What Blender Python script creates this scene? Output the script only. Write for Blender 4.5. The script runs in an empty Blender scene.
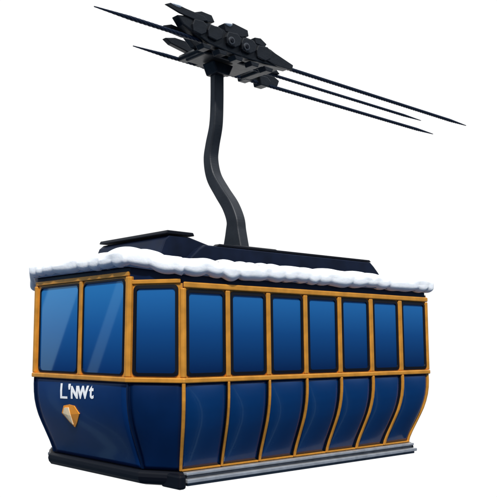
import bpy, math, random, bmesh
from mathutils import Vector, noise
random.seed(4)
SC=bpy.context.scene
ZS=6.0            # camera height above datum; car hangs in the air
SX,SY=0.742,0.671
# ---------------------------------------------------------------- materials
def mat(name,col,rough=.4,metal=0,spec=.5,coat=0,bump=0,bscale=40,var=0,vscale=3):
    m=bpy.data.materials.new(name); m.use_nodes=True
    nt=m.node_tree; b=nt.nodes['Principled BSDF']
    b.inputs['Base Color'].default_value=(*col,1); b.inputs['Roughness'].default_value=rough
    b.inputs['Metallic'].default_value=metal; b.inputs['Specular IOR Level'].default_value=spec
    b.inputs['Coat Weight'].default_value=coat; b.inputs['Coat Roughness'].default_value=.06
    tc=nt.nodes.new('ShaderNodeTexCoord')
    if var>0:
        n=nt.nodes.new('ShaderNodeTexNoise'); n.inputs['Scale'].default_value=vscale; n.inputs['Detail'].default_value=5
        nt.links.new(tc.outputs['Object'],n.inputs['Vector'])
        r=nt.nodes.new('ShaderNodeValToRGB')
        r.color_ramp.elements[0].position=.3; r.color_ramp.elements[1].position=.7
        r.color_ramp.elements[0].color=(*[c*(1-var) for c in col],1)
        r.color_ramp.elements[1].color=(*[min(1,c*(1+var)) for c in col],1)
        nt.links.new(n.outputs['Fac'],r.inputs['Fac']); nt.links.new(r.outputs['Color'],b.inputs['Base Color'])
        rr_=nt.nodes.new('ShaderNodeMapRange'); rr_.inputs['To Min'].default_value=rough*.85; rr_.inputs['To Max'].default_value=rough*1.2
        nt.links.new(n.outputs['Fac'],rr_.inputs['Value']); nt.links.new(rr_.outputs['Result'],b.inputs['Roughness'])
    if bump>0:
        n2=nt.nodes.new('ShaderNodeTexNoise'); n2.inputs['Scale'].default_value=bscale; n2.inputs['Detail'].default_value=6
        nt.links.new(tc.outputs['Object'],n2.inputs['Vector'])
        bp=nt.nodes.new('ShaderNodeBump'); bp.inputs['Strength'].default_value=bump; bp.inputs['Distance'].default_value=.02
        nt.links.new(n2.outputs['Fac'],bp.inputs['Height']); nt.links.new(bp.outputs['Normal'],b.inputs['Normal'])
    return m
def glassmat(name,top,mid,bot,rough=.05,spec=.35):  # light-to-dark sky sheen painted into the glass base colour
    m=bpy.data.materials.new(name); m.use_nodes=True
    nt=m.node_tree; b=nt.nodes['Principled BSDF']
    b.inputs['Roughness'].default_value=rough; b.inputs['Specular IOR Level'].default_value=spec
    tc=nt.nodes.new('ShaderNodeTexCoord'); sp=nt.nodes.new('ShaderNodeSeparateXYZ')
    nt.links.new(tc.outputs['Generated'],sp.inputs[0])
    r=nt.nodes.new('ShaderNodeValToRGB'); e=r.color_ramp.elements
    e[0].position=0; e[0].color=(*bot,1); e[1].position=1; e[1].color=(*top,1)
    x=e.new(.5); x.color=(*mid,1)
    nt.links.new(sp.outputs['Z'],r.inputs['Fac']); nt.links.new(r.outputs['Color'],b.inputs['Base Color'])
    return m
M_navy=mat('navy_paint',(.0015,.024,.110),.3,spec=.22,coat=.08,var=.12,vscale=2)
M_navyd=mat('dark_navy_paint',(.001,.008,.035),.4,spec=.2,coat=.05,var=.15,vscale=2)
M_navyc=mat('navy_paint_shaded',(.001,.015,.068),.32,spec=.22,coat=.08,var=.15,vscale=2)  # darker copy of the navy, corner shade put into the colour
M_panel=mat('panel_blue_paint',(.001,.029,.118),.25,spec=.3,coat=.22,var=.1,vscale=2)
M_roof=mat('roof_navy_paint',(.003,.007,.022),.5,spec=.2,var=.3,vscale=6)
M_or=mat('gold_trim_paint',(.70,.30,.038),.3,metal=.3,spec=.45,var=.18,vscale=6)
M_gut=mat('pale_gutter_paint',(.24,.33,.47),.45,spec=.3,var=.2,vscale=7)
M_blk=mat('black_rubber',(.003,.004,.008),.5,spec=.2)
M_steel=mat('dark_steel',(.009,.011,.015),.4,metal=.3,spec=.45,bump=.12,bscale=30,var=.3,vscale=5)
M_arm=mat('arm_steel',(.022,.025,.031),.42,metal=.3,spec=.45,bump=.08,bscale=25,var=.2,vscale=4)
M_cable=mat('wire_rope_steel',(.006,.014,.035),.5,metal=.2,spec=.3)
M_sil=mat('step_aluminium',(.42,.44,.47),.35,metal=.5,var=.15,vscale=8)
M_sild=mat('step_grey',(.10,.11,.13),.45,metal=.5,var=.2,vscale=8)
M_snow=mat('snow_white',(.90,.93,.97),.8,spec=.15,bump=.15,bscale=22)
M_snow.node_tree.nodes['Principled BSDF'].inputs['Subsurface Weight'].default_value=.3
M_snow.node_tree.nodes['Principled BSDF'].inputs['Subsurface Radius'].default_value=(.04,.05,.07)
M_white=mat('white_lettering',(.95,.96,.97),.5)
M_gold=mat('emblem_orange',(1.0,.36,.03),.4,spec=.3)
M_gold2=mat('emblem_pale',(1.0,.80,.50),.4,spec=.3)
M_glass=glassmat('side_glass_painted_sky',(.015,.13,.37),(.005,.058,.205),(.0015,.016,.075))
M_glassf=glassmat('front_glass_painted_sky',(.02,.20,.52),(.007,.10,.33),(.001,.030,.14),rough=.02,spec=.4)
# ---------------------------------------------------------------- object helpers
WL={}
def make(name,V,F,m,parent=None,smooth=False,bevel=0,label=None,cat=None,group=None,seg=2):
    V=[Vector(v) for v in V]
    lo=Vector([min(v[i] for v in V) for i in range(3)]); hi=Vector([max(v[i] for v in V) for i in range(3)])
    c=(lo+hi)/2
    me=bpy.data.meshes.new(name); me.from_pydata([v-c for v in V],[],F); me.update()
    bm=bmesh.new(); bm.from_mesh(me); bmesh.ops.recalc_face_normals(bm,faces=bm.faces); bm.to_mesh(me); bm.free()
    if smooth:
        for p in me.polygons: p.use_smooth=True
    me.materials.append(m)
    o=bpy.data.objects.new(name,me); SC.collection.objects.link(o)
    if parent: o.parent=parent; o.location=c-WL[parent.name]
    else: o.location=c
    WL[o.name]=c
    if bevel:
        b=o.modifiers.new('bevel','BEVEL'); b.width=bevel; b.segments=seg; b.limit_method='ANGLE'; b.angle_limit=math.radians(40)
    if label: o['label']=label
    if cat: o['category']=cat
    if group: o['group']=group
    return o
LEN=4.35
PLAN=[(0,0),(LEN,0),(LEN+.31,.55),(LEN+.31,2.67),(LEN,3.22),(0,3.22),(-.31,2.67),(-.31,.55)]
NP=8
def corner(i,off):
    i%=NP
    p0=Vector(PLAN[i-1]);p=Vector(PLAN[i]);p1=Vector(PLAN[(i+1)%NP])
    a=(p-p0).normalized(); b=(p1-p).normalized()
    na=Vector((a.y,-a.x)); nb=Vector((b.y,-b.x))
    d=(na+nb); d=d/ d.dot(na)
    return p+d*off
PROF=[(-1.60,-.215),(-1.40,-.205),(-1.33,-.190),(-1.24,-.158),(-1.13,-.112),(-1.0,-.058),(-.90,-.020),(-.80,.008),(-.70,.028),(-.60,.038),(-.50,.040),(-.38,.034),(.86,0.0),(1.2,-.02)]
def off(z):
    if z<=PROF[0][0]: return PROF[0][1]
    for (a,oa),(b,ob) in zip(PROF,PROF[1:]):
        if z<=b: return oa+(ob-oa)*(z-a)/(b-a)
    return PROF[-1][1]
def P(e,t,z,x=0):
    o=off(z)+x
    c=corner(e,o).lerp(corner(e+1,o),t)
    return Vector((c.x,c.y,z+ZS))
def strip(path,zs,ein,eout,pill=0):
    V=[];F=[];n=len(path);k=len(zs)
    for e_ in (0,1):
        for j,z in enumerate(zs):
            for i,(e,t) in enumerate(path):
                x=ein if e_==0 else eout
                if e_==1 and pill:
                    x+=pill*(max(0,math.sin(math.pi*i/(n-1)))**.6)*(max(0,math.sin(math.pi*j/(k-1)))**.6)
                V.append(P(e,t,z,x))
    I=lambda s,j,i:s*n*k+j*n+i
    for j in range(k-1):
        for i in range(n-1):
            F.append((I(1,j,i),I(1,j,i+1),I(1,j+1,i+1),I(1,j+1,i)))
            F.append((I(0,j,i),I(0,j+1,i),I(0,j+1,i+1),I(0,j,i+1)))
    for j in range(k-1):
        F.append((I(0,j,0),I(1,j,0),I(1,j+1,0),I(0,j+1,0)))
        F.append((I(0,j,n-1),I(0,j+1,n-1),I(1,j+1,n-1),I(1,j,n-1)))
    for i in range(n-1):
        F.append((I(0,0,i),I(0,0,i+1),I(1,0,i+1),I(1,0,i)))
        F.append((I(0,k-1,i),I(1,k-1,i),I(1,k-1,i+1),I(0,k-1,i+1)))
    return V,F
def lin(a,b,n): return [a+(b-a)*i/(n-1) for i in range(n)]
def elen(e): return (corner(e+1,0)-corner(e,0)).length
def rr(t0,t1,z0,z1,r,e,n=6):
    L=elen(e); out=[]
    for cx,cz,a0 in ((t1*L-r,z1-r,0),(t0*L+r,z1-r,90),(t0*L+r,z0+r,180),(t1*L-r,z0+r,270)):
        for i in range(n+1):
            a=math.radians(a0+90*i/n); out.append(((cx+r*math.cos(a))/L,cz+r*math.sin(a)))
    return out
def window(e,t0,t1,z0,z1,fw,gm,parent,r=.05):
    L=elen(e)
    outer=rr(t0,t1,z0,z1,r,e); inner=rr(t0+fw/L,t1-fw/L,z0+fw,z1-fw,max(.015,r-fw*.5),e)
    n=len(outer)
    V=[P(e,t,z,.010) for t,z in inner]+[P(e,t,z,-.012) for t,z in inner]
    F=[tuple(range(n)),tuple(range(2*n-1,n-1,-1))]+[(i,(i+1)%n,n+(i+1)%n,n+i) for i in range(n)]
    g=make('window',V,F,gm,parent)
    V=[];F=[]
    for lp,x in ((outer,-.012),(outer,.020),(inner,.026),(inner,-.01)):
        V+=[P(e,t,z,x) for t,z in lp]
    for a in range(4):
        b=(a+1)%4
        for i in range(n):
            j=(i+1)%n; F.append((a*n+i,a*n+j,b*n+j,b*n+i))
    make('frame',V,F,M_blk,g)
    return g
# ---------------------------------------------------------------- cable car root
root=bpy.data.objects.new('cable_car',None); SC.collection.objects.link(root)
root.location=(2.225,1.61,ZS-1.57); WL['cable_car']=Vector(root.location)
root['label']='navy blue cable car cabin with gold trim hanging from cables'
root['category']='cable car'
ZL=[-1.395,-1.33,-1.28,-1.24,-1.18,-1.13,-1.06,-1.0,-.95,-.90,-.85,-.80,-.70,-.60,-.50,-.38]
zs=ZL+[.86]
V=[];F=[]
for z in zs:
    for i in range(NP): V.append(P(i,0,z))
for j in range(len(zs)-1):
    for i in range(NP):
        a=(i+1)%NP; F.append((j*NP+i,j*NP+a,(j+1)*NP+a,(j+1)*NP+i))
F.append(tuple(range(NP))); F.append(tuple(range((len(zs)-1)*NP,len(zs)*NP)))
make('body',V,F,M_navyd,root)
NPAN=7
SWT,SWB=.60,-.325
for e in (0,4):
    V,F=strip([(e,.004),(e,.996)],[-.352,.617],-.008,.006); make('window_surround',V,F,M_or,root)
    for k in range(NPAN):
        t0=k/NPAN; t1=(k+1)/NPAN
        hw=.035/LEN
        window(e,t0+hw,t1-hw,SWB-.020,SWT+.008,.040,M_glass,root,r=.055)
        V,F=strip([(e,t) for t in lin(t0+.025/LEN,t1-.030/LEN,15)],lin(-1.372,-.415,28),-.01,.004,pill=.046)
        make('side_panel',V,F,M_panel,root,smooth=True)
        V,F=strip([(e,t0+.017/LEN),(e,t1-.017/LEN)],[-1.40,-1.378],-.01,.034)
        make('panel_edge',V,F,M_or,root,bevel=.004)
    for k in range(1,NPAN):
        t=k/NPAN; w=.034/LEN; w2=.0165/LEN
        V,F=strip([(e,t-w),(e,t+w)],[-.352,.613],-.01,.036)
        make('window_post',V,F,M_or,root,bevel=.012,seg=3)
        V,F=strip([(e,t-w2),(e,t+w2)],ZL[:-1]+[-.41],-.01,.046)
        make('lower_rib',V,F,M_or,root,bevel=.006)
        V,F=strip([(e,t-.029/LEN),(e,t-.0168/LEN)],ZL[:-1]+[-.41],-.01,.024)
        make('panel_seam',V,F,M_blk,root)
for e in (7,5,1,3):
    V,F=strip([(e,.01),(e,.99)],[-.352,.667],-.008,.006); make('window_surround',V,F,M_or,root)
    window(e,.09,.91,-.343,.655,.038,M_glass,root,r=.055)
    V,F=strip([(e,t) for t in lin(.045,.955,11)],lin(-1.39,-.41,24),-.01,.004,pill=.03)
    make('corner_panel',V,F,M_navyc,root,smooth=True)
for e in (6,2):
    V,F=strip([(e,.01),(e,.99)],[-.352,.757],-.008,.006); make('window_surround',V,F,M_or,root)
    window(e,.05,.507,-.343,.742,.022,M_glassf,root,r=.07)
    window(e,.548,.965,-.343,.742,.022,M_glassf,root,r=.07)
    V,F=strip([(e,.512),(e,.543)],[-.352,.757],-.01,.03); make('window_post',V,F,M_or,root,bevel=.008)
    V,F=strip([(e,t) for t in lin(.012,.988,21)],lin(-1.39,-.41,24),-.01,.004,pill=.03)
    make('end_panel',V,F,M_navy,root,smooth=True)
for i in range(NP):
    L0=elen(i-1);L1=elen(i)
    w=.036 if i in (0,1,4,5) else .045
    V,F=strip([((i-1)%NP,1-w/L0),(i,0),(i,w/L1)],[-.352,.613 if i in(0,1,4,5) else .755],-.01,.038)
    make('corner_post',V,F,M_or,root,bevel=.012,seg=3)
    w=.022
    if i in (0,1,4,5):
        V,F=strip([((i-1)%NP,1-w/L0),(i,0),(i,w/L1)] if i in (0,5) else
                  [((i-1)%NP,1-.02/L0),(i,0),(i,.006/L1)],ZL[:-1]+[-.41],-.01,.036 if i in (0,5) else .022)
        make('lower_corner_rib',V,F,M_or,root,bevel=.006,seg=3)
    else:
        V,F=strip([((i-1)%NP,1-w*.6/L0),(i,0),(i,w*.6/L1)],ZL[:-1]+[-.41],-.01,.016)
        make('lower_corner_rib',V,F,M_navyd,root,bevel=.008,seg=3)
def ringband(name,z0,z1,a,b,m,edges=range(NP),bev=.006):
    V=[];F=[]
    for z,x in ((z0,a),(z0,b),(z1,b),(z1,a)):
        V+=[P(i,0,z,x) for i in range(NP)]
    for k in range(4):
        q=(k+1)%4
        for i in edges:
            j=(i+1)%NP; F.append((k*NP+i,k*NP+j,q*NP+j,q*NP+i))
    return make(name,V,F,m,root,bevel=bev,seg=3)
ringband('waist_band',-.412,-.354,-.01,.046,M_or,bev=.014)
for e in (0,4):
    V,F=strip([(e,.0),(e,1)],[.616,.682],-.01,.042); make('top_rail',V,F,M_or,root,bevel=.014,seg=3)
for e in (7,1,5,3):
    V,F=strip([(e,.05),(e,.95)],[.668,.715],-.01,.03); make('top_rail',V,F,M_or,root,bevel=.008)
for e in (6,2):
    V,F=strip([(e,.0),(e,1)],[.76,.81],-.01,.03); make('top_rail',V,F,M_or,root,bevel=.008)
# slim pale gutter under the snow
V=[];F=[]
zc=lambda i: .765 if i in (0,1,4,5) else .868
for dz,x in ((-.006,-.02),(-.006,.05),(.03,.065),(.03,-.02)):
    for i in range(NP):
        c=corner(i,x); V.append((c.x,c.y,zc(i)+dz+ZS))
for k in range(4):
    q=(k+1)%4
    for i in range(NP):
        j=(i+1)%NP; F.append((k*NP+i,k*NP+j,q*NP+j,q*NP+i))
make('gutter',V,F,M_gut,root,bevel=.006)
# continuous dark bumper round the cabin foot
prof=[(-.40,-1.403),(.045,-1.403),(.072,-1.425),(.08,-1.47),(.07,-1.51),(.04,-1.55),(-.05,-1.575),(-.40,-1.575)]
V=[];F=[];n=len(prof)
for x,z in prof:
    for i in range(NP):
        c=corner(i,-.205+x); V.append((c.x,c.y,z+ZS))
for a in range(n):
    b=(a+1)%n
    for i in range(NP):
        j=(i+1)%NP; F.append((a*NP+i,a*NP+j,b*NP+j,b*NP+i))
make('bumper',V,F,M_blk,root,bevel=.01)
V=[];c4=[corner(i,-.5) for i in range(NP)]
for z in (-1.56,-1.40): V+=[(c.x,c.y,z+ZS) for c in c4]
make('underframe',V,[tuple(range(NP)),tuple(range(NP,2*NP))]+[(i,(i+1)%NP,NP+(i+1)%NP,NP+i) for i in range(NP)],M_blk,root)
def box(name,x0,x1,y0,y1,z0,z1,m,par=root,bevel=.01,**k):
    V=[(x,y,z+ZS) for x in(x0,x1) for y in(y0,y1) for z in(z0,z1)]
    F=[(0,1,3,2),(4,6,7,5),(0,4,5,1),(2,3,7,6),(0,2,6,4),(1,5,7,3)]
    return make(name,V,F,m,par,bevel=bevel,**k)
for sgn in (0,1):
    f=(lambda y:y) if sgn==0 else (lambda y:3.22-y)
    def bx(n,x0,x1,a,b,z0,z1,m,bv=.008):
        ya,yb=sorted((f(a),f(b))); return box(n,x0,x1,ya,yb,z0,z1,m,bevel=bv)
    bx('step',.12,LEN-.12,.085,.40,-1.435,-1.403,M_sil)
    bx('step_riser',.14,LEN-.14,.110,.40,-1.470,-1.438,M_sild)
    bx('step',.10,LEN-.10,.045,.38,-1.515,-1.473,M_sil)
    bx('step_riser',.12,LEN-.12,.075,.38,-1.550,-1.518,M_sild)
    if sgn==0: bx('step_bracket',-.01,.095,.055,.40,-1.58,-1.415,M_blk,.03)
# roof
V=[];F=[];lv=[(.862,.03),(.93,.03),(.99,-.35),(1.0,-.8)]
for z,x in lv:
    for i in range(NP):
        c=corner(i,x); V.append((c.x,c.y,z+ZS))
for j in range(len(lv)-1):
    for i in range(NP):
        a=(i+1)%NP; F.append((j*NP+i,j*NP+a,(j+1)*NP+a,(j+1)*NP+i))
F+=[tuple(range(NP)),tuple(range((len(lv)-1)*NP,len(lv)*NP))]
roof=make('roof',V,F,M_roof,root)
def prism(name,poly,axis,a,b,m,par,bevel=.015,poly2=None,**k):
    V=[];n=len(poly)
    for w,pl in ((a,poly),(b,poly2 or poly)):
        for u,z in pl: V.append((u,w,z+ZS) if axis=='y' else (w,u,z+ZS))
    F=[(i,(i+1)%n,n+(i+1)%n,n+i) for i in range(n)]+[tuple(range(n)),tuple(range(n,2*n))]
    return make(name,V,F,m,par,bevel=bevel,**k)
prism('roof_platform',[(.45,.98),(4.02,.98),(3.84,1.13),(3.76,1.185),(.72,1.185),(.62,1.13)],'y',.5,2.72,M_roof,roof)
prism('roof_hatch',[(.10,.98),(1.05,.98),(.86,1.20),(.56,1.27),(.26,1.27),(.20,1.22)],'y',.60,2.02,M_roof,roof)
prism('hatch_lid',[(.20,1.285),(.62,1.285),(.60,1.325),(.22,1.325)],'y',.58,2.02,M_blk,roof,bevel=.01)
for y in (.50,2.62):
    prism('roof_rail',[(.90,1.188),(3.78,1.188),(3.74,1.215),(.94,1.215)],'y',y,y+.10,M_blk,roof,bevel=.006)
box('hanger_mount',1.85,2.65,1.25,2.0,1.187,1.35,M_blk,roof,bevel=.03)
# ---------------------------------------------------------------- hanger arm
def n_at(u,s):
    q=(u-248.5)/816; return ((-.706+SX*s)-q*(8.8+SY*s))/(SY+SX*q)
def YofS(s,n): return 8.8+SY*s+SX*n
pts=[(217,72),(217,100),(216,125),(212.5,145),(211,160),(214,177),(222,192),(230.5,206),(235.5,220),(236,232),(236,250)]
wid=[.16,.16,.17,.19,.21,.23,.24,.26,.29,.36,.52]
cen=[]
for u,v in pts:
    n=n_at(u,2.225); cen.append(Vector((n,(345-v)/816*YofS(2.225,n))))
def cat(Pn,t):
    i=min(int(t),len(Pn)-2); f=t-i
    p0=Pn[max(i-1,0)];p1=Pn[i];p2=Pn[i+1];p3=Pn[min(i+2,len(Pn)-1)]
    return .5*((2*p1)+(p2-p0)*f+(2*p0-5*p1+4*p2-p3)*f*f+(3*p1-p0-3*p2+p3)*f**3)
K=60;V=[];F=[]
C=[cat(cen,(len(cen)-1)*i/K*.99999) for i in range(K+1)]
W=[cat(wid,(len(wid)-1)*i/K*.99999) for i in range(K+1)]
for i in range(K+1):
    d=(C[min(i+1,K)]-C[max(i-1,0)]).normalized(); nn=Vector((-d.y,d.x))
    for sgn,s in ((-1,-.085),(-1,.085),(1,.085),(1,-.085)):
        q=C[i]+nn*sgn*W[i]/2*.8; V.append((2.225+s,q.x,q.y+ZS))
for i in range(K):
    for j in range(4):
        F.append((i*4+j,i*4+(j+1)%4,i*4+4+(j+1)%4,i*4+4+j))
F+=[(0,1,2,3),(K*4,K*4+1,K*4+2,K*4+3)]
make('hanger_arm',V,F,M_arm,root,bevel=.025,seg=3)
# ---------------------------------------------------------------- carriage
def s_at(u,n):
    q=(u-248.5)/816; return (q*(8.8+SX*n)+.706+SY*n)/(SX-SY*q)
def zat(u,v,n): return (345-v)/816*YofS(s_at(u,n),n)
NA,NB,NC=1.685,2.05,2.47; ZC=4.15
car=box('carriage',1.80,2.66,1.84,2.30,4.07,4.13,M_steel,root,bevel=.025)
def beamuv(n,y0,y1,pix,bevel=.012,m=M_steel,name='carriage_beam'):
    return prism(name,[(s_at(u,n),zat(u,v,n)) for u,v in pix],'y',y0,y1,m,car,bevel=bevel)
n=NA-.05
# one slim tapered near beam
beamuv(n,NA-.08,NA+.06,[(176,15),(188,16),(202,21),(216,27),(228,32),(244,37),(258,43),(270,50),(286,63),(288,70),(270,66),(248,60),(228,53),(208,44),(194,34),(182,25)],bevel=.018)
# slender prongs at both tips
beamuv(n,NA-.10,NA-.07,[(163,5),(171,3),(183,9),(202,17),(206,22),(196,22),(178,14)],name='guide_prong',bevel=.008)
beamuv(n,NA+.09,NA+.12,[(170,22),(178,21),(190,26),(204,33),(204,38),(188,34),(174,28)],name='guide_prong',bevel=.008)
beamuv(n,NA-.10,NA-.07,[(256,47),(270,52),(291,66),(290,71),(276,67),(260,59)],name='guide_prong',bevel=.008)
# low clamp blocks along the beam
for a,d in (((192,22),.11),((207,28),.12),((225,35),.13),((240,41),.13),((256,48),.11)):
    u,v=a
    beamuv(n,NA-d,NA-.06,[(u,v-2),(u+9,v),(u+13,v+5),(u+12,v+12),(u+7,v+14),(u-1,v+10),(u-2,v+3)],name='clamp_block',bevel=.012)
beamuv(n,NA-.09,NA+.04,[(192,13),(200,12),(210,16),(213,23),(206,23),(194,19)],name='clamp_cap',bevel=.008)
beamuv(n,NA-.09,NA+.04,[(222,24),(232,24),(246,31),(247,37),(240,38),(224,32)],name='clamp_cap',bevel=.008)
beamuv(n,NA-.09,NA+.04,[(253,38),(259,39),(265,45),(263,48),(254,44)],name='clamp_cap',bevel=.008)
for u0 in (200,216,232,248,262):
    v0=42+(u0-196)*.37
    beamuv(n,NA-.10,NA+.05,[(u0,v0),(u0+9,v0+3),(u0+8,v0+7),(u0+2,v0+5)],name='rope_jaw',bevel=.008)
# far beam and centre spine
beamuv(NC+.06,NC-.02,NC+.07,[(162,39),(172,39),(196,47),(236,59),(262,70),(276,82),(274,88),(254,83),(238,78),(212,70),(198,62),(184,53),(168,45)])
for u0 in (188,204,222,240,256):
    v0=50+(u0-184)*.36
    beamuv(NC,NC-.08,NC+.10,[(u0,v0),(u0+8,v0+2),(u0+12,v0+7),(u0+9,v0+12),(u0+2,v0+10)],name='clamp_block',bevel=.012)
beamuv(NB,NB-.05,NB+.05,[(184,36),(198,38),(240,53),(272,67),(278,75),(262,72),(214,58),(192,47)])
for u in (200,216,232,248,262):
    s=s_at(u,NB); zb=4.12
    prism('cross_block',[(s-.07,zb),(s+.07,zb),(s+.09,zb+.04),(s+.05,zb+.09),(s-.05,zb+.09),(s-.09,zb+.04)],'y',NA+.0,NC+.0,M_steel,car,bevel=.015)
prism('hanger_joint',[(2.11,3.90),(2.34,3.90),(2.42,4.06),(2.03,4.06)],'y',1.94,2.20,M_steel,car,bevel=.02)
def cyl(name,c,r,h,axis,m,par,n=28,bevel=.008):
    V=[]
    for w in (-h/2,h/2):
        for i in range(n):
            a=2*math.pi*i/n; x,y=r*math.cos(a),r*math.sin(a)
            V.append((c[0]+x,c[1]+w,c[2]+ZS+y) if axis=='y' else (c[0]+w,c[1]+x,c[2]+ZS+y))
    F=[(i,(i+1)%n,n+(i+1)%n,n+i) for i in range(n)]+[tuple(range(n)),tuple(range(n,2*n))]
    return make(name,V,F,m,par,bevel=bevel)
M_wheel=mat('roller_steel',(.09,.095,.105),.3,metal=.7)
for u,v,d in ((231,41,.13),(246,47,.13)):
    nn=NA-d
    s=s_at(u,nn); z=zat(u,v,nn)
    wv=cyl('roller',(s,nn-.01,z),.055,.03,'y',M_wheel,car)
    cyl('roller_hub',(s,nn-.03,z),.030,.02,'y',M_blk,wv)
# ---------------------------------------------------------------- cables
def cable(n,u0,u1,z,r,lab):
    s0,s1=s_at(u0,n),s_at(u1,n)
    V=[];F=[];ns=5;m=6
    L=s1-s0;st=int(L/.03)
    for k in range(ns):
        base=len(V)
        for i in range(st+1):
            s=s0+L*i/st; a=2*math.pi*(k/ns+s/.34)
            end=min(1,(s-s0)/.7+.25,(s1-s)/.7+.25)
            cy=n+r*.62*end*math.cos(a); cz=z+ZS+r*.62*end*math.sin(a)
            for j in range(m):
                b=2*math.pi*j/m; V.append((s,cy+r*.5*end*math.cos(b),cz+r*.5*end*math.sin(b)))
        for i in range(st):
            for j in range(m):
                F.append((base+i*m+j,base+i*m+(j+1)%m,base+(i+1)*m+(j+1)%m,base+(i+1)*m+j))
        F.append(tuple(base+j for j in range(m))); F.append(tuple(base+st*m+j for j in range(m)))
    return make('cable',V,F,M_cable,None,smooth=True,label=lab,cat='cable',group='steel ropes holding the cable car')
cable(NA,94,466,ZC,.026,'long dark twisted steel cable running through the carriage')
cable(NB,230,421,ZC,.022,'short dark steel cable leaving the carriage')
cable(NC,133,433,ZC,.026,'dark twisted steel cable on the carriage beam')
# ---------------------------------------------------------------- snow
def snowring():
    V=[];F=[];samp=[]
    dist=0
    for e in range(NP):
        L=elen(e); k=max(6,int(L/.02))
        for i in range(k): samp.append((e,i/k,dist+L*i/k))
        dist+=L
    ctrl=[(.02,-.085),(-.045,-.092),(-.095,-.06),(-.108,-.01),(-.085,.04),(-.01,.070),(.14,.085),(.32,.085),(.50,.065),(.62,.02),(.60,-.03),(.3,-.02),(.08,-.01)]
    n=len(ctrl);cs=[]
    for i in range(n):
        p0,p1,p2,p3=[Vector(ctrl[(i+q)%n]) for q in (-1,0,1,2)]
        for f in (0,.2,.4,.6,.8):
            cs.append(.5*((2*p1)+(p2-p0)*f+(2*p0-5*p1+4*p2-p3)*f*f+(3*p1-p0-3*p2+p3)*f**3))
    m=len(cs)
    for e,t,dd in samp:
        def h():
            if e in(0,4): return .862
            if e in(2,6): return .975
            tt=t*t*(3-2*t)
            return .975-.113*tt if e in (7,3) else .862+.113*tt
        z=h()
        ph=dd/.27+2.0*noise.noise(Vector((dd*1.1,3,1)))
        lobe=abs(math.sin(math.pi*ph))**.7
        amp=max(0,.6+.8*noise.noise(Vector((dd*2.1,8,2))))
        ph2=dd/.36+2.2*noise.noise(Vector((dd*.9,1,9)))
        lobe2=abs(math.sin(math.pi*ph2))**.8
        amp2=max(0,.6+.9*noise.noise(Vector((dd*1.6,5,4))))
        for c in cs:
            cx,cy=c.x,c.y
            if cy<-.03 and cx<.2: cy-=(.04 if e not in (6,2) else .025)*lobe*amp
            if cy>0: cy+=(.050*lobe2*amp2)*max(0,1-abs(cx-.1)/.5)
            if cx<.1: cx-=.018*(lobe*amp if cy<.0 else lobe2*amp2)
            q=corner(e,-cx).lerp(corner(e+1,-cx),t)
            p=Vector((q.x,q.y,z+cy))
            b=noise.noise(p*5)*.012
            V.append(p+Vector((0,0,b+ZS)))
    N=len(samp)
    for i in range(N):
        for j in range(m):
            a=(i+1)%N;b=(j+1)%m
            F.append((i*m+j,a*m+j,a*m+b,i*m+b))
    make('snow',V,F,M_snow,None,smooth=True,label='soft white snow lying along the cable car roof edge',cat='snow')
snowring()
def lump(c,r):
    V=[];F=[];a=18;b=10
    for j in range(b+1):
        th=math.pi*j/b
        for i in range(a):
            ph=2*math.pi*i/a
            d=Vector((math.sin(th)*math.cos(ph)*r[0],math.sin(th)*math.sin(ph)*r[1],math.cos(th)*r[2]))
            d*=1+.35*noise.noise((d+Vector(c))*9)
            V.append(Vector(c)+d+Vector((0,0,ZS)))
    for j in range(b):
        for i in range(a): F.append((j*a+i,j*a+(i+1)%a,(j+1)*a+(i+1)%a,(j+1)*a+i))
    return make('snow_clump',V,F,M_snow,None,smooth=True,label='small snow clump lying on the steel carriage',cat='snow',group='snow clumps on the carriage')
NM=NA-.085
for u,v,r in ((176,5,.09),(228,24,.07)):
    lump((s_at(u,NM),NM,zat(u,v,NM)),(r,.04,.028))
# ---------------------------------------------------------------- lettering and emblem
def front(u,z):
    best=min((abs((lambda p:248.5+816*((-.706+SX*p.x-SY*p.y)/(8.8+SY*p.x+SX*p.y)))(P(6,t/400,z))-u),t/400) for t in range(401))
    return best[1]
def surf6(t,z):   # offset of the pillowed end panel surface
    a=min(1,max(0,(t-.012)/.976)); b=min(1,max(0,(z+1.39)/.98))
    return .004+.03*math.sin(math.pi*a)**.6*math.sin(math.pi*b)**.6
def textmesh(body,offset,space=1):
    fc=bpy.data.curves.new('lettering','FONT'); fc.body=body; fc.size=1; fc.offset=offset; fc.space_character=space
    fo=bpy.data.objects.new('tmp',fc); SC.collection.objects.link(fo)
    bpy.context.view_layer.update()
    me=bpy.data.meshes.new_from_object(fo.evaluated_get(bpy.context.evaluated_depsgraph_get()))
    bm=bmesh.new(); bm.from_mesh(me); bmesh.ops.triangulate(bm,faces=bm.faces); bmesh.ops.subdivide_edges(bm,edges=bm.edges,cuts=1); bm.to_mesh(me); bm.free()
    vs=[v.co.copy() for v in me.vertices]; fs=[tuple(p.vertices) for p in me.polygons]
    bpy.data.objects.remove(fo); return vs,fs
def place_text(vs,fs,u0,u1,zb,h,rise):
    x0=min(v.x for v in vs);x1=max(v.x for v in vs);y0=min(v.y for v in vs);y1=max(v.y for v in vs)
    ta=front(u0,-.6); tb=front(u1,-.6); V=[]
    for v in vs:
        f=(v.x-x0)/(x1-x0)
        t=ta+(tb-ta)*f; z=zb+h*(v.y-y0)/(y1-y0)+rise*f; V.append(P(6,t,z,surf6(t,z)+.005))
    make('lettering',V,fs,M_white,root)
place_text(*textmesh("L",.008),62,69.5,-.655,.185,.004)
place_text(*textmesh("'",.02),70,72.3,-.54,.07,.002)
place_text(*textmesh("NW",.055,.90),72.8,90.5,-.648,.155,.018)
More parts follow.
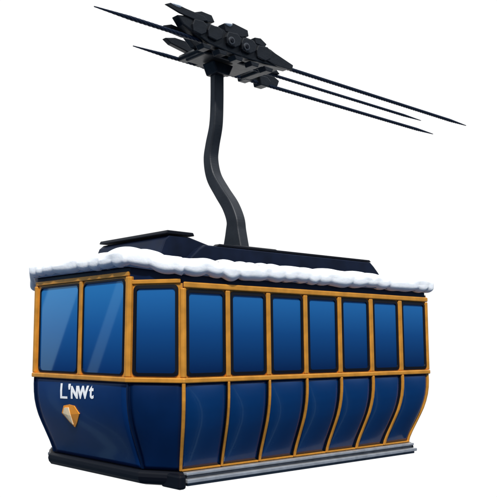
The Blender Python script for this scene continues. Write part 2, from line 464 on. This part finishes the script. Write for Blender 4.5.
place_text(*textmesh("t",.03),90.8,95.5,-.628,.155,.004)
L6=elen(6); tc=front(74,-.86)
def poly6(name,pl,m,dx,par,dz=.012):
    n=len(pl); cx=sum(p[0] for p in pl)/n; cz=sum(p[1] for p in pl)/n
    q=[(tc+px/L6,-.855+pz) for px,pz in pl]; qc=(tc+cx/L6,-.855+cz)
    V=[P(6,t,z,surf6(t,z)+dx) for t,z in q]+[P(6,t,z,surf6(t,z)+dx-dz) for t,z in q]+[P(6,*qc,surf6(*qc)+dx+.006)]
    F=[(i,(i+1)%n,2*n) for i in range(n)]+[(i,(i+1)%n,n+(i+1)%n,n+i) for i in range(n)]
    return make(name,V,F,m,par)
# signs: positive px runs towards the cabin's far corner or near corner depending on edge direction
em=poly6('emblem',[(-.21,.02),(-.13,.115),(.0,.135),(.12,.125),(.21,.035),(.10,-.08),(.01,-.145),(-.08,-.09)],M_gold,.010,root)
poly6('emblem_facet',[(-.165,.02),(-.11,.09),(-.01,.10),(.01,.0),(.0,-.11),(-.06,-.07)],M_gold2,.019,em)
# ---------------------------------------------------------------- camera
cam=bpy.data.cameras.new('camera'); co=bpy.data.objects.new('camera',cam); SC.collection.objects.link(co)
co.location=(-5.381,-7.003,ZS); co.rotation_euler=(math.radians(90),0,-math.atan2(SY,SX))
cam.sensor_width=36; cam.lens=816/497*36; cam.shift_y=96.5/497; cam.clip_end=500
SC.camera=co
# ---------------------------------------------------------------- world: white backdrop ahead, dim behind and below, added glare bands to the side
w=bpy.data.worlds.new('World'); SC.world=w; w.use_nodes=True; nt=w.node_tree
bg=nt.nodes['Background']; tcn=nt.nodes.new('ShaderNodeTexCoord')
def dotn(v):
    d=nt.nodes.new('ShaderNodeVectorMath'); d.operation='DOT_PRODUCT'; d.inputs[1].default_value=v
    nt.links.new(tcn.outputs['Generated'],d.inputs[0]); return d
def mapr(src,a,b,c=0,d=1):
    m=nt.nodes.new('ShaderNodeMapRange'); m.interpolation_type='SMOOTHSTEP'
    for k,v in zip(('From Min','From Max','To Min','To Max'),(a,b,c,d)): m.inputs[k].default_value=v
    nt.links.new(src,m.inputs['Value']); return m
def mixn(f,a,b):
    m=nt.nodes.new('ShaderNodeMix'); m.data_type='RGBA'
    for k,v in (('Factor',f),('A',a),('B',b)):
        if isinstance(v,tuple): m.inputs[k].default_value=v
        else: nt.links.new(v,m.inputs[k])
    return m.outputs['Result']
ahead=mapr(dotn((.671,.742,.1)).outputs['Value'],.5,.88)
sp=nt.nodes.new('ShaderNodeSeparateXYZ'); nt.links.new(tcn.outputs['Generated'],sp.inputs[0])
up=mapr(sp.outputs['Z'],-.05,.8)
back=mixn(up.outputs['Result'],(.035,.07,.14,1),(.85,.92,1,1))
g=dotn((-.848,-.463,-.264))  # bright bands added out of view so front windows reflect diagonal glare
mm=nt.nodes.new('ShaderNodeMapRange'); mm.inputs['From Min'].default_value=-.1; mm.inputs['From Max'].default_value=.1
nt.links.new(g.outputs['Value'],mm.inputs['Value'])
rp=nt.nodes.new('ShaderNodeValToRGB'); el=rp.color_ramp.elements
el[0].position=0; el[0].color=(0,0,0,1); el[1].position=1; el[1].color=(0,0,0,1)
for p_,c_ in ((.33,0),(.34,1),(.50,1),(.505,.0),(.70,0),(.705,.65),(.76,.65),(.765,0)):
    x=el.new(p_); x.color=(c_,c_,c_,1)
nt.links.new(mm.outputs['Result'],rp.inputs['Fac'])
back2=mixn(rp.outputs['Color'],back,(.55,1.0,1.25,1))
fin=mixn(ahead.outputs['Result'],back2,(1,1,1,1))
nt.links.new(fin,bg.inputs['Color']); bg.inputs['Strength'].default_value=1.02
sun=bpy.data.lights.new('sun','SUN'); so=bpy.data.objects.new('sun',sun); SC.collection.objects.link(so)
sun.energy=3.9; sun.angle=math.radians(4); sun.color=(1,.97,.93)
so.rotation_euler=Vector((-.52,-.68,.95)).to_track_quat('Z','Y').to_euler()
so.location=(0,-4,12)
SC.view_settings.view_transform='Standard'; SC.view_settings.look='None'; SC.view_settings.exposure=0
